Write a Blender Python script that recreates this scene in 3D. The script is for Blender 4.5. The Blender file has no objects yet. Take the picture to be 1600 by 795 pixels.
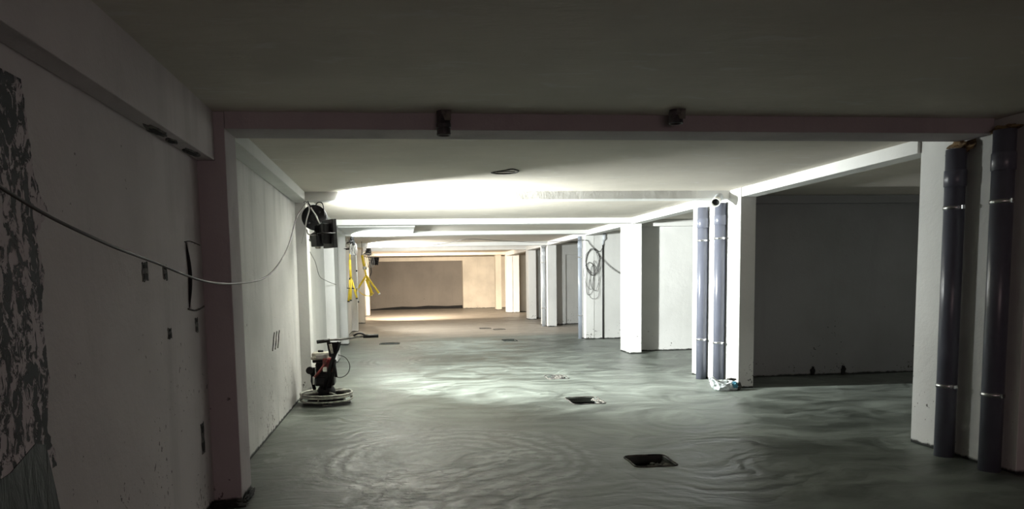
import bpy, bmesh, math, random
from mathutils import Vector, Matrix, noise as mnoise
random.seed(7)
S = bpy.context.scene
COL = S.collection

# ---------------------------------------------------------------- camera
F_PX, CX, CY = 1143.58, 755.45, 541.90
YAW, PITCH, ROLL = 0.1142, -0.0917, -0.017
fw = Vector((math.sin(YAW)*math.cos(PITCH), math.cos(YAW)*math.cos(PITCH), math.sin(PITCH)))
rt = Vector((math.cos(YAW), -math.sin(YAW), 0)); up = rt.cross(fw)
rt2 = rt*math.cos(ROLL) + up*math.sin(ROLL); up2 = -rt*math.sin(ROLL) + up*math.cos(ROLL)
cam = bpy.data.objects.new('camera', bpy.data.cameras.new('camera')); COL.objects.link(cam)
M = Matrix((rt2, up2, -fw)).transposed().to_4x4(); M.translation = Vector((0, 0, 1.55))
cam.matrix_world = M
cam.data.sensor_width = 36; cam.data.lens = F_PX/1600*36
cam.data.shift_x = (800-CX)/1600; cam.data.shift_y = (CY-397.5)/1600
cam.data.clip_start = 0.05; cam.data.clip_end = 200
S.camera = cam

# ---------------------------------------------------------------- exposure, world, lights
S.view_settings.view_transform = 'Standard'; S.view_settings.look = 'None'
S.view_settings.gamma = 1; S.view_settings.use_curve_mapping = False
S.view_settings.exposure = 0.0
W = bpy.data.worlds.new('world'); S.world = W; W.use_nodes = True
W.node_tree.nodes['Background'].inputs[0].default_value = (1, .93, .9, 1)
W.node_tree.nodes['Background'].inputs[1].default_value = 0.0

def area(name, loc, direction, size, power, color, spread=180):
    l = bpy.data.lights.new(name, 'AREA'); l.shape = 'RECTANGLE'; l.size, l.size_y = size
    l.spread = math.radians(spread); l.energy = power; l.color = color
    o = bpy.data.objects.new(name, l); COL.objects.link(o); o.location = loc
    o.rotation_euler = Vector(direction).to_track_quat('-Z', 'Y').to_euler()
    o['kind'] = 'helper'
    return o
FLOOD_POS = Vector((-0.84, 9.70, 2.17)); FLOOD_DIR = Vector((1, .58, .03)).normalized()
L2_POS = Vector((-1.00, 17.45, 2.50)); L2_DIR = Vector((1, .15, .30)).normalized()
L3_POS = Vector((-0.84, 22.75, 2.45)); L3_DIR = Vector((1, .35, .10)).normalized()
L4_POS = Vector((-0.84, 28.10, 2.30)); L4_DIR = Vector((.52, 1, -.40)).normalized()
area('flood_lamp_light', FLOOD_POS + FLOOD_DIR*-.008, FLOOD_DIR, (.20, .24), 800, (.955, 1, .975), 142)
area('tripod_lamp_light', L2_POS + L2_DIR*-.008, L2_DIR, (.16, .12), 430, (.95, 1, .99))
area('hanging_lamp_light', L3_POS + L3_DIR*-.008, L3_DIR, (.2, .14), 470, (1, .97, .90))
area('far_lamp_light', L4_POS + L4_DIR*-.008, L4_DIR, (.2, .2), 640, (1, .84, .66), 95)
# added soft pinkish fill behind the camera, no opening built there
area('near_fill_light', (1.5, -5.5, 1.6), (0, 1, 0.05), (4.5, 2.0), 48, (1, .74, .74))

# ---------------------------------------------------------------- materials
def mat(name):
    m = bpy.data.materials.new(name); m.use_nodes = True
    nt = m.node_tree; b = nt.nodes['Principled BSDF']
    return m, nt, b
def N(nt, t, **kw):
    n = nt.nodes.new(t)
    for k, v in kw.items():
        if isinstance(k, str) and hasattr(n, k): setattr(n, k, v)
    return n
def L(nt, a, b): nt.links.new(a, b)
def math_n(nt, op, a, b=None, c=None, clamp=False):
    n = nt.nodes.new('ShaderNodeMath'); n.operation = op; n.use_clamp = clamp
    for i, v in enumerate((a, b, c)):
        if v is None: continue
        if isinstance(v, (int, float)): n.inputs[i].default_value = v
        else: nt.links.new(v, n.inputs[i])
    return n.outputs[0]
def mixc(nt, fac, a, b):
    n = nt.nodes.new('ShaderNodeMix'); n.data_type = 'RGBA'
    if isinstance(fac, (int, float)): n.inputs[0].default_value = fac
    else: nt.links.new(fac, n.inputs[0])
    for i, v in ((6, a), (7, b)):
        if isinstance(v, tuple): n.inputs[i].default_value = (*v, 1)
        else: nt.links.new(v, n.inputs[i])
    return n.outputs[2]
def noise_n(nt, vec, scale, detail=4, rough=.5, dist=0):
    n = nt.nodes.new('ShaderNodeTexNoise'); n.inputs['Scale'].default_value = scale
    n.inputs['Detail'].default_value = detail; n.inputs['Roughness'].default_value = rough
    n.inputs['Distortion'].default_value = dist
    if vec is not None: nt.links.new(vec, n.inputs['Vector'])
    return n.outputs[0]
def ramp(nt, fac, lo, hi, smooth=True):
    n = nt.nodes.new('ShaderNodeMapRange'); n.interpolation_type = 'SMOOTHSTEP' if smooth else 'LINEAR'
    n.inputs['From Min'].default_value = lo; n.inputs['From Max'].default_value = hi
    nt.links.new(fac, n.inputs['Value']); return n.outputs['Result']
def bump(nt, b, h, strength, dist):
    n = nt.nodes.new('ShaderNodeBump'); n.inputs['Strength'].default_value = strength
    n.inputs['Distance'].default_value = dist; nt.links.new(h, n.inputs['Height'])
    nt.links.new(n.outputs[0], b.inputs['Normal'])
def mapped(nt, vec, scale):
    n = nt.nodes.new('ShaderNodeMapping'); n.inputs['Scale'].default_value = scale
    nt.links.new(vec, n.inputs['Vector']); return n.outputs[0]

def plaster(name, base, dark, spots=0.5, rough=.85, streak=0.3, height=1.0, bmp=.35):
    m, nt, b = mat(name)
    pos = nt.nodes.new('ShaderNodeNewGeometry').outputs['Position']
    big = noise_n(nt, pos, .9, 5, .55)
    strk = noise_n(nt, mapped(nt, pos, (2.2, 2.2, .28)), 1.6, 4, .6)
    c = mixc(nt, math_n(nt, 'MULTIPLY', ramp(nt, big, .35, .75), .6), base, dark)
    c = mixc(nt, math_n(nt, 'MULTIPLY', ramp(nt, strk, .5, .75), streak), c, dark)
    # cement splashes and dirt near the foot
    sep = nt.nodes.new('ShaderNodeSeparateXYZ'); L(nt, pos, sep.inputs[0]); z = sep.outputs[2]
    sp = noise_n(nt, mapped(nt, pos, (1, 1, .8)), 26, 3, .6)
    clump = noise_n(nt, pos, 2.6, 2, .5)
    thr = math_n(nt, 'ADD', math_n(nt, 'MULTIPLY', z, .16/height), math_n(nt, 'MULTIPLY', math_n(nt, 'SUBTRACT', .62, clump), .55))
    thr = math_n(nt, 'ADD', thr, .605 - .03*spots)
    s = math_n(nt, 'MULTIPLY', math_n(nt, 'SUBTRACT', sp, thr), 40, clamp=True)
    c = mixc(nt, math_n(nt, 'MULTIPLY', s, min(1, spots+.3)), c, (.05, .045, .04))
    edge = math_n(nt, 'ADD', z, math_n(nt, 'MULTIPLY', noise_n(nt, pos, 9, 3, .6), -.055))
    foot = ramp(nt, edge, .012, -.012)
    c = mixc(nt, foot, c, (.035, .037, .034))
    L(nt, c, b.inputs['Base Color']); b.inputs['Roughness'].default_value = rough
    b.inputs['Specular IOR Level'].default_value = .25
    h = math_n(nt, 'ADD', noise_n(nt, pos, 3.5, 6, .6), math_n(nt, 'MULTIPLY', noise_n(nt, pos, 60, 2, .5), .12))
    bump(nt, b, h, bmp, .03)
    return m
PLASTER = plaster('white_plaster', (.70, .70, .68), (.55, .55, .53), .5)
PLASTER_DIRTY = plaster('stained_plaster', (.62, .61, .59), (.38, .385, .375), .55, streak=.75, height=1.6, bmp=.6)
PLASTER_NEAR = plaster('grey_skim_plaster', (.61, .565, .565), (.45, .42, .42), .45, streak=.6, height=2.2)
PLASTER_SHADED = plaster('mauve_shaded_plaster', (.42, .385, .39), (.33, .30, .31), .45, streak=.4)  # dim mauve ambient tone of the near fronts is put into the colour
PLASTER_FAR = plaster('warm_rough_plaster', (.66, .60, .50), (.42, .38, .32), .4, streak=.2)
PLASTER_SHADOWED = plaster('shadowed_plaster', (.33, .33, .33), (.25, .25, .245), .6, streak=.3, height=1.3)  # darker base colour holds the shadow on the second cross wall

def ceiling_mat():
    m, nt, b = mat('ceiling_plaster')
    pos = nt.nodes.new('ShaderNodeNewGeometry').outputs['Position']
    big = noise_n(nt, pos, .8, 5, .6)
    c = mixc(nt, ramp(nt, big, .35, .75), (.62, .575, .505), (.52, .485, .425))
    st = noise_n(nt, mapped(nt, pos, (1.6, 4.5, 1)), 1.7, 5, .6, .6)
    c = mixc(nt, math_n(nt, 'MULTIPLY', ramp(nt, st, .58, .70), .35), c, (.72, .72, .72))
    L(nt, c, b.inputs['Base Color']); b.inputs['Roughness'].default_value = .7
    b.inputs['Specular IOR Level'].default_value = .25
    h = math_n(nt, 'ADD', st, math_n(nt, 'MULTIPLY', noise_n(nt, pos, 30, 3, .5), .08))
    bump(nt, b, h, .16, .05)
    return m
CEIL = ceiling_mat()

def floor_mat():
    m, nt, b = mat('wet_screed')
    pos = nt.nodes.new('ShaderNodeNewGeometry').outputs['Position']
    wn = nt.nodes.new('ShaderNodeTexNoise'); wn.inputs['Scale'].default_value = .55; wn.inputs['Detail'].default_value = 4
    L(nt, pos, wn.inputs['Vector'])
    v = nt.nodes.new('ShaderNodeVectorMath'); v.operation = 'MULTIPLY_ADD'
    L(nt, wn.outputs['Color'], v.inputs[0]); v.inputs[1].default_value = (1.7, 1.7, 0); L(nt, pos, v.inputs[2])
    vo = nt.nodes.new('ShaderNodeTexVoronoi'); vo.voronoi_dimensions = '2D'; vo.inputs['Scale'].default_value = .62
    L(nt, v.outputs[0], vo.inputs['Vector'])
    d = vo.outputs['Distance']
    fine = noise_n(nt, pos, 2.2, 5, .6)
    ph = math_n(nt, 'ADD', math_n(nt, 'MULTIPLY', d, 48), math_n(nt, 'MULTIPLY', fine, 14))
    rings = math_n(nt, 'MULTIPLY_ADD', math_n(nt, 'SINE', ph), .5, .5)
    ph2 = math_n(nt, 'ADD', math_n(nt, 'MULTIPLY', d, 15), math_n(nt, 'MULTIPLY', noise_n(nt, pos, 1.1, 4, .6), 12))
    rings2 = math_n(nt, 'MULTIPLY_ADD', math_n(nt, 'SINE', ph2), .5, .5)
    mask = ramp(nt, noise_n(nt, pos, .45, 4, .6), .42, .62)
    streak = noise_n(nt, mapped(nt, v.outputs[0], (.35, 2.2, 1)), 1.6, 5, .65)
    sep = nt.nodes.new('ShaderNodeSeparateColor'); L(nt, vo.outputs['Color'], sep.inputs[0])
    cell = sep.outputs[0]
    val = math_n(nt, 'MULTIPLY', math_n(nt, 'MULTIPLY', rings, mask), .20)
    val = math_n(nt, 'ADD', val, math_n(nt, 'MULTIPLY', rings2, .24))
    val = math_n(nt, 'ADD', val, math_n(nt, 'MULTIPLY', ramp(nt, streak, .38, .66), .34))
    val = math_n(nt, 'ADD', val, math_n(nt, 'MULTIPLY', cell, .26))
    c = mixc(nt, ramp(nt, val, .12, .95, False), (.055, .063, .054), (.27, .30, .27))
    # fan of fresh trowel arcs near the camera
    sx = nt.nodes.new('ShaderNodeSeparateXYZ'); L(nt, pos, sx.inputs[0]); px, py = sx.outputs[0], sx.outputs[1]
    nz = noise_n(nt, pos, 1.3, 5, .6)
    def radial(cx, cy, k, wob):
        dx = math_n(nt, 'SUBTRACT', px, cx); dy = math_n(nt, 'SUBTRACT', py, cy)
        rr = math_n(nt, 'SQRT', math_n(nt, 'ADD', math_n(nt, 'MULTIPLY', dx, dx), math_n(nt, 'MULTIPLY', dy, dy)))
        rr = math_n(nt, 'ADD', rr, math_n(nt, 'MULTIPLY', nz, wob))
        return rr, math_n(nt, 'MULTIPLY_ADD', math_n(nt, 'SINE', math_n(nt, 'MULTIPLY', rr, k)), .5, .5)
    r1, w1 = radial(1.75, 4.2, 30, .8); r2, w2 = radial(.45, 6.3, 34, .6)
    br = ramp(nt, noise_n(nt, mapped(nt, pos, (1, 2.2, 1)), 3.2, 5, .7), .38, .54)
    m1 = math_n(nt, 'MULTIPLY', ramp(nt, r1, 1.0, 1.3), ramp(nt, r1, 3.1, 2.7))
    m1 = math_n(nt, 'MULTIPLY', m1, ramp(nt, px, 1.5, .8))
    m2 = math_n(nt, 'MULTIPLY', ramp(nt, r2, .45, .6), ramp(nt, r2, 1.7, 1.4))
    arcs = math_n(nt, 'ADD', math_n(nt, 'MULTIPLY', w1, m1), math_n(nt, 'MULTIPLY', math_n(nt, 'MULTIPLY', w2, m2), .6), clamp=True)
    arcs = math_n(nt, 'MULTIPLY', arcs, br)
    fan = math_n(nt, 'MAXIMUM', m1, m2)
    c = mixc(nt, math_n(nt, 'MULTIPLY', fan, .5), c, (.075, .083, .075))
    c = mixc(nt, math_n(nt, 'MULTIPLY', arcs, .85), c, (.36, .39, .38))
    # older dry floor beyond the fresh screed
    fy = math_n(nt, 'ADD', py, math_n(nt, 'MULTIPLY', noise_n(nt, mapped(nt, pos, (.6, 1.4, 1)), .9, 4, .6), 3.0))
    old = ramp(nt, fy, 20.6, 22.6)
    dry = mixc(nt, noise_n(nt, mapped(nt, pos, (.5, 3, 1)), 1.2, 4, .6), (.34, .31, .265), (.21, .19, .165))
    c = mixc(nt, old, c, dry)
    # damp dark screed by the first pilaster
    dn = math_n(nt, 'ADD', math_n(nt, 'ADD', px, math_n(nt, 'MULTIPLY', py, .45)), math_n(nt, 'MULTIPLY', noise_n(nt, pos, 3.5, 5, .65), 1.4))
    c = mixc(nt, math_n(nt, 'MULTIPLY', ramp(nt, dn, 2.62, 2.52), .65), c, (.05, .055, .048))
    L(nt, c, b.inputs['Base Color'])
    r = nt.nodes.new('ShaderNodeMapRange'); L(nt, val, r.inputs['Value'])
    r.inputs['From Min'].default_value = .2; r.inputs['From Max'].default_value = .9
    r.inputs['To Min'].default_value = .38; r.inputs['To Max'].default_value = .60
    L(nt, r.outputs[0], b.inputs['Roughness']); b.inputs['Specular IOR Level'].default_value = .3
    h = math_n(nt, 'ADD', math_n(nt, 'MULTIPLY', math_n(nt, 'MULTIPLY', rings, mask), .35), streak)
    h = math_n(nt, 'ADD', h, math_n(nt, 'MULTIPLY', rings2, .25))
    h = math_n(nt, 'ADD', h, math_n(nt, 'MULTIPLY', arcs, .5))
    bump(nt, b, h, .5, .035)
    return m
FLOOR = floor_mat()

def simple(name, col, rough=.5, metal=0, var=0.0, vscale=8, spec=.5, bmp=0, bscale=20, col2=None):
    m, nt, b = mat(name)
    b.inputs['Roughness'].default_value = rough; b.inputs['Metallic'].default_value = metal
    b.inputs['Specular IOR Level'].default_value = spec
    tc = nt.nodes.new('ShaderNodeTexCoord').outputs['Object']
    col2 = col2 or tuple(c*(1-var) for c in col)
    c = mixc(nt, ramp(nt, noise_n(nt, tc, vscale, 4, .6), .35, .65), col, col2)
    L(nt, c, b.inputs['Base Color'])
    if bmp: bump(nt, b, noise_n(nt, tc, bscale, 4, .6), bmp, .01)
    return m
PVC = simple('blue_grey_pvc', (.125, .133, .17), .28, var=.12, vscale=3, spec=.5)
PVC_OLD = simple('dusty_grey_pvc', (.40, .42, .44), .45, var=.12, vscale=3)
PVC_MID = simple('grey_pvc', (.30, .33, .38), .35, var=.1, vscale=3)
CLAMP = simple('galvanised_clamp', (.75, .76, .78), .25, 1, var=.1)
BLACK = simple('black_plastic', (.008, .008, .009), .5, spec=.2, var=.4)
BLACKM = simple('black_painted_metal', (.012, .012, .013), .45, spec=.25, var=.5, vscale=14)
TAPED = simple('taped_black_pipe', (.022, .021, .026), .5, col2=(.09, .08, .085), vscale=10, bmp=.4)
HOLE = simple('dark_hole', (.01, .0095, .009), .9, var=.4)
DEBRIS = simple('cement_debris', (.16, .15, .13), .9, col2=(.03, .03, .03), vscale=14, bmp=.8)
PALEDEB = simple('pale_debris', (.42, .40, .36), .9, col2=(.05, .05, .045), vscale=22, bmp=.8)
RUST = simple('brown_sealing_foam', (.26, .17, .08), .9, col2=(.08, .05, .03), vscale=9, bmp=.8)
STEEL = simple('worn_steel', (.55, .55, .52), .38, .8, col2=(.28, .27, .25), vscale=16)
GUARD = simple('cement_coated_guard', (.50, .50, .44), .6, .1, col2=(.22, .22, .2), vscale=12, bmp=.3)
ALU = simple('dusty_aluminium', (.62, .60, .52), .5, .3, col2=(.28, .26, .22), vscale=22, bmp=.4)
RED = simple('dusty_red_paint', (.27, .03, .03), .45, col2=(.10, .04, .035), vscale=14)
RUBBER = simple('black_rubber', (.015, .015, .015), .6, var=.3)
YELLOW = simple('yellow_paint', (.85, .62, .04), .4, col2=(.72, .52, .05), vscale=8)
WHITEP = simple('white_plastic', (.78, .78, .72), .5, var=.1)
CABLE_G = simple('grey_cable', (.30, .29, .27), .55, var=.25)
CABLE_D = simple('dark_cable', (.035, .033, .033), .5, var=.3)
CABLE_W = simple('pale_cable', (.60, .60, .57), .5, var=.15)
CABLE_BR = simple('near_grey_brown_cable', (.075, .065, .062), .5, var=.3)
BAGM = simple('white_plastic_film', (.80, .86, .86), .35, col2=(.74, .80, .80), vscale=9, bmp=.5, bscale=14)
BLUEM = simple('blue_print', (.12, .40, .55), .4, var=.2)
def glass_lit(name, col, strength):
    m, nt, b = mat(name)
    b.inputs['Base Color'].default_value = (.8, .8, .8, 1)
    b.inputs['Emission Color'].default_value = (*col, 1); b.inputs['Emission Strength'].default_value = strength
    return m
LIT = glass_lit('lit_lamp_glass', (.97, 1, .99), 40)
LITW = glass_lit('lit_warm_lamp_glass', (1, .82, .6), 30)

def rough_patch_mat():
    m, nt, b = mat('pitted_concrete')
    pos = nt.nodes.new('ShaderNodeNewGeometry').outputs['Position']
    p = mapped(nt, pos, (1, 1.5, 1))
    a = noise_n(nt, p, 15, 7, .72, .8); c2 = noise_n(nt, mapped(nt, pos, (1, 3.2, 1)), 3.0, 3, .5, .4)
    f = math_n(nt, 'ADD', a, math_n(nt, 'MULTIPLY', math_n(nt, 'SUBTRACT', c2, .5), .5))
    mk = ramp(nt, f, .47, .52)
    c = mixc(nt, mk, (.50, .43, .45), (.022, .022, .026))
    L(nt, c, b.inputs['Base Color']); b.inputs['Roughness'].default_value = .75
    bump(nt, b, math_n(nt, 'MULTIPLY', mk, -1), .8, .012)
    return m
PITTED = rough_patch_mat()
def sheet_mat():
    m, nt, b = mat('dark_bitumen_sheet')
    pos = nt.nodes.new('ShaderNodeNewGeometry').outputs['Position']
    a = noise_n(nt, mapped(nt, pos, (1, 5, 1)), 3, 5, .65, .5)
    c = mixc(nt, ramp(nt, a, .45, .8), (.010, .010, .012), (.035, .033, .037))
    L(nt, c, b.inputs['Base Color']); b.inputs['Roughness'].default_value = .5
    bump(nt, b, a, .6, .02); return m
SHEET = sheet_mat()

# ---------------------------------------------------------------- mesh helpers
class MB:
    def __init__(s): s.bm = bmesh.new()
    def box(s, x0, x1, y0, y1, z0, z1, bev=0, mtx=None):
        b2 = bmesh.new()
        vs = [b2.verts.new(p) for p in ((x0,y0,z0),(x1,y0,z0),(x1,y1,z0),(x0,y1,z0),(x0,y0,z1),(x1,y0,z1),(x1,y1,z1),(x0,y1,z1))]
        for f in ((3,2,1,0),(4,5,6,7),(0,1,5,4),(1,2,6,5),(2,3,7,6),(3,0,4,7)): b2.faces.new([vs[i] for i in f])
        if bev: bmesh.ops.bevel(b2, geom=b2.edges[:], offset=bev, segments=2, profile=.5, affect='EDGES')
        if mtx is not None: bmesh.ops.transform(b2, matrix=mtx, verts=b2.verts[:])
        s._add(b2); return s
    def _add(s, b2):
        me = bpy.data.meshes.new('t'); b2.to_mesh(me); b2.free(); s.bm.from_mesh(me); bpy.data.meshes.remove(me)
    def tube(s, pts, r, n=10, closed=False, cap=True, radii=None):
        pts = [Vector(p) for p in pts]; k = len(pts); rings = []
        t0 = (pts[1]-pts[0]).normalized()
        ref = Vector((0,0,1)) if abs(t0.z) < .9 else Vector((1,0,0))
        a = t0.cross(ref).normalized()
        for i, p in enumerate(pts):
            if closed: t = (pts[(i+1)%k]-pts[i-1]).normalized()
            elif i == 0: t = t0
            elif i == k-1: t = (pts[-1]-pts[-2]).normalized()
            else: t = ((pts[i+1]-p).normalized()+(p-pts[i-1]).normalized()).normalized()
            a = (a - t*a.dot(t)).normalized(); b = t.cross(a)
            rr = radii[i] if radii else r
            rings.append([s.bm.verts.new(p+(a*math.cos(2*math.pi*j/n)+b*math.sin(2*math.pi*j/n))*rr) for j in range(n)])
        m = k if closed else k-1
        for i in range(m):
            A, B = rings[i], rings[(i+1)%k]
            for j in range(n): 
                f = s.bm.faces.new((A[j], A[(j+1)%n], B[(j+1)%n], B[j])); f.smooth = True
        if cap and not closed:
            s.bm.faces.new(rings[0][::-1]); s.bm.faces.new(rings[-1])
        return s
    def cyl(s, p0, p1, r, n=20, r1=None): return s.tube([p0, p1], r, n, radii=[r, r if r1 is None else r1])
    def lathe(s, prof, c, n=32, axis='Z'):
        # prof: (radius, height); closed loops of rings
        rings = []
        for r, h in prof:
            ring = []
            for j in range(n):
                a = 2*math.pi*j/n; u, v = r*math.cos(a), r*math.sin(a)
                p = {'Z': (u, v, h), 'Y': (u, h, v), 'X': (h, u, v)}[axis]
                ring.append(s.bm.verts.new(Vector(p)+Vector(c)))
            rings.append(ring)
        for A, B in zip(rings, rings[1:]):
            for j in range(n):
                f = s.bm.faces.new((A[j], A[(j+1)%n], B[(j+1)%n], B[j])); f.smooth = True
        s.bm.faces.new(rings[0][::-1]); s.bm.faces.new(rings[-1]); return s
    def ring(s, c, r, rt_, n=48, m=8, sx=1, sy=1, axis='Z'):
        pts = []
        for i in range(n):
            a = 2*math.pi*i/n; u, v = r*sx*math.cos(a), r*sy*math.sin(a)
            pts.append(Vector(c)+Vector({'Z': (u, v, 0), 'Y': (u, 0, v), 'X': (0, u, v)}[axis]))
        return s.tube(pts, rt_, m, closed=True)
    def blob(s, c, rad, seed=0, amp=.3, sub=3, freq=2.0, flat_z=None):
        b2 = bmesh.new(); bmesh.ops.create_icosphere(b2, subdivisions=sub, radius=1)
        for v in b2.verts:
            d = 1 + amp*mnoise.noise(v.co*freq + Vector((seed*7.3, seed, 0))) + amp*.5*mnoise.noise(v.co*freq*3 + Vector((seed, 3, seed)))
            v.co = Vector((v.co.x*rad[0]*d, v.co.y*rad[1]*d, v.co.z*rad[2]*d)) + Vector(c)
            if flat_z is not None and v.co.z < flat_z: v.co.z = flat_z
        s._add(b2); return s
    def plate(s, outline, axis, lo, hi):
        # outline in the 2 other axes, extruded along axis
        def P(a, b, h): return {'X': (h, a, b), 'Y': (a, h, b), 'Z': (a, b, h)}[axis]
        A = [s.bm.verts.new(P(a, b, lo)) for a, b in outline]; B = [s.bm.verts.new(P(a, b, hi)) for a, b in outline]
        n = len(A); s.bm.faces.new(A[::-1]); s.bm.faces.new(B)
        for i in range(n): s.bm.faces.new((A[i], A[(i+1)%n], B[(i+1)%n], B[i]))
        return s
    def build(s, name, m, parent=None, smooth=False, at=None):
        bmesh.ops.recalc_face_normals(s.bm, faces=s.bm.faces[:])
        if parent is not None:
            at = Vector(parent.location); q = parent.parent
            while q is not None: at += q.location; q = q.parent
        if at is not None: bmesh.ops.translate(s.bm, vec=-Vector(at), verts=s.bm.verts[:])
        me = bpy.data.meshes.new(name)
        if smooth:
            for f in s.bm.faces: f.smooth = True
        s.bm.to_mesh(me); s.bm.free(); me.materials.append(m)
        o = bpy.data.objects.new(name, me); COL.objects.link(o)
        if parent is not None: o.parent = parent
        elif at is not None: o.location = at
        return o
def spline(pts, n=8, closed=False):
    P = [Vector(p) for p in pts]; out = []; k = len(P)
    for i in range(k if closed else k-1):
        p1, p2 = P[i], P[(i+1) % k]
        p0 = P[i-1] if (closed or i > 0) else p1*2-p2
        p3 = P[(i+2) % k] if (closed or i+2 < k) else p2*2-p1
        for j in range(n):
            t = j/n
            out.append(.5*((2*p1)+(p2-p0)*t+(2*p0-5*p1+4*p2-p3)*t*t+(3*p1-p0-3*p2+p3)*t**3))
    if not closed: out.append(P[-1])
    return out
def thing(name, label, cat, loc, group=None):
    o = bpy.data.objects.new(name, None); COL.objects.link(o); o.location = loc
    o.empty_display_size = .1
    return tag(o, label, cat, group)
def tag(o, label, cat, group=None):
    o['label'] = label; o['category'] = cat
    if group: o['group'] = group
    return o
def struct(mb, name, m, label=None, parent=None):
    o = mb.build(name, m, parent)
    if parent is None: o['kind'] = 'structure'
    if label: o['label'] = label
    if label and parent is None: o['category'] = {'beam': 'beam', 'column': 'column', 'pilaster': 'column'}.get(name.split('_')[-1], name.split('_')[0])
    return o

# ---------------------------------------------------------------- floor with the square drain openings
PITS = [  # x0,x1,y0,y1
    (1.91, 2.24, 5.70, 6.04), (2.12, 2.50, 8.72, 9.22), (2.29, 2.58, 11.02, 11.42), (2.62, 2.93, 18.10, 18.62),
    (2.56, 2.88, 22.95, 23.30), (2.92, 3.24, 22.30, 22.62), (-.47, -.03, 18.10, 18.50)]
X0, X1, Y0, Y1 = -1.75, 9.6, -6.2, 50.2
def floor_mesh():
    bm = bmesh.new()
    xs = sorted({X0, X1, *[p[0] for p in PITS], *[p[1] for p in PITS]}); ys = sorted({Y0, Y1, *[p[2] for p in PITS], *[p[3] for p in PITS]})
    vt = {}
    def v(x, y):
        if (x, y) not in vt: vt[x, y] = bm.verts.new((x, y, 0))
        return vt[x, y]
    for i in range(len(xs)-1):
        for j in range(len(ys)-1):
            cx, cy = (xs[i]+xs[i+1])/2, (ys[j]+ys[j+1])/2
            if any(p[0] < cx < p[1] and p[2] < cy < p[3] for p in PITS): continue
            bm.faces.new((v(xs[i], ys[j]), v(xs[i+1], ys[j]), v(xs[i+1], ys[j+1]), v(xs[i], ys[j+1])))
    # thickness: ring walls around each opening
    for p in PITS:
        c = [(p[0], p[2]), (p[1], p[2]), (p[1], p[3]), (p[0], p[3])]
        lo = [bm.verts.new((x, y, -.06)) for x, y in c]; hi = [v(*q) for q in c]
        for k in range(4): bm.faces.new((hi[k], hi[(k+1) % 4], lo[(k+1) % 4], lo[k]))
    me = bpy.data.meshes.new('floor'); bm.to_mesh(me); bm.free(); me.materials.append(FLOOR)
    o = bpy.data.objects.new('floor', me); COL.objects.link(o); o['kind'] = 'structure'
    o['label'] = 'wet grey-green screed floor with swirling trowel marks'
floor_mesh()

# ---------------------------------------------------------------- ceiling
ZC, ZB = 2.72, 2.61
struct(MB().box(X0, X1, Y0, 23.0, ZC, ZC+.2).box(X0, X1, 23.0, Y1, ZC+.08, ZC+.28), 'ceiling', CEIL, 'flat plastered ceiling with patchy filler marks')

# ---------------------------------------------------------------- left wall, bay by bay, one run
LW = [(-6.2, -1.34), (10.2, -1.34), (10.2, -1.37), (14.5, -1.39), (18.5, -1.46), (23.1, -1.46), (27.7, -1.50), (33.6, -1.46), (39.9, -1.62), (50.2, -1.9)]
wl = MB(); wl.plate([(x, y) for y, x in LW[2:]] + [(-2.3, 50.2), (-2.3, 10.2)], 'Z', 0, ZC+.1)
wall_left = struct(wl, 'wall_left', PLASTER, 'long white plastered left wall running past the pilasters')
wall_near = struct(MB().box(-1.75, -1.34, 5.3, 10.2, 0, ZC+.05), 'wall_left_middle', PLASTER_DIRTY, 'stained pale plaster wall between first and second left pilasters')
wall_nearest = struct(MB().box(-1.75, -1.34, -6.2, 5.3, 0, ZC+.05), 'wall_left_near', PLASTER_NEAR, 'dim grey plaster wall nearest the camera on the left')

# pilasters: (x_wall, x_face, y0, y1, material, label)
def pil(xa, xb, y0, y1, m, label, ztop=ZC):
    return struct(MB().box(xa-.06, xb, y0, y1, 0, ztop, .006), 'pilaster', m, label)
pil(-1.34, -1.15, 5.28, 5.62, PLASTER_SHADED, 'nearest left pilaster, dim pinkish front with pale edge')
pil(-1.36, -1.20, 10.10, 10.42, PLASTER, 'second left pilaster, behind the concrete trowel and under the black floodlight')
pil(-1.40, -1.20, 14.30, 15.0, PLASTER, 'third left pilaster, first one beyond the black floodlight')
pil(-1.48, -1.26, 18.30, 18.65, PLASTER, 'fourth left pilaster with folded yellow stand hanging on it')
pil(-1.46, -1.27, 23.00, 23.35, PLASTER, 'fifth left pilaster beside the splayed yellow tripod')
pil(-1.50, -1.26, 27.60, 28.0, PLASTER_FAR, 'sixth left pilaster, under the far black lamp')
pil(-1.46, -1.30, 33.50, 34.0, PLASTER_FAR, 'seventh left pilaster, last before the far wall')

# ---------------------------------------------------------------- right columns: x0,x1,y0,y1,label
RC = [
    (4.64, 4.88, 4.97, 6.13, PLASTER, 'nearest right column, pale deep side with two dark drain pipes'),
    (4.60, 4.82, 9.50, 11.10, PLASTER, 'brightly lit deep right column with two blue-grey pipes and plastic bag at its foot'),
    (4.64, 4.88, 14.35, 15.0, PLASTER, 'third right column, white, standing in front of a half-shaded wall'),
    (4.68, 4.90, 18.05, 18.40, PLASTER, 'fourth right column carrying the coiled cable'),
    (4.76, 5.05, 23.15, 24.30, PLASTER, 'fifth right column, chipped at foot, with a single pipe beside it'),
    (4.93, 5.22, 27.55, 28.10, PLASTER, 'sixth right column, first beyond the pipe column'),
    (4.99, 5.25, 33.50, 34.10, PLASTER, 'seventh right column, pale lavender in the distance'),
    (4.93, 5.22, 37.00, 37.50, PLASTER_FAR, 'farthest right column, cream coloured next to the far block')]
for x0, x1, y0, y1, m, lab in RC:
    struct(MB().box(x0, x1, y0, y1, 0, ZC+(.07 if y0 > 23 else 0), .006), 'column', m, lab)

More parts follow.
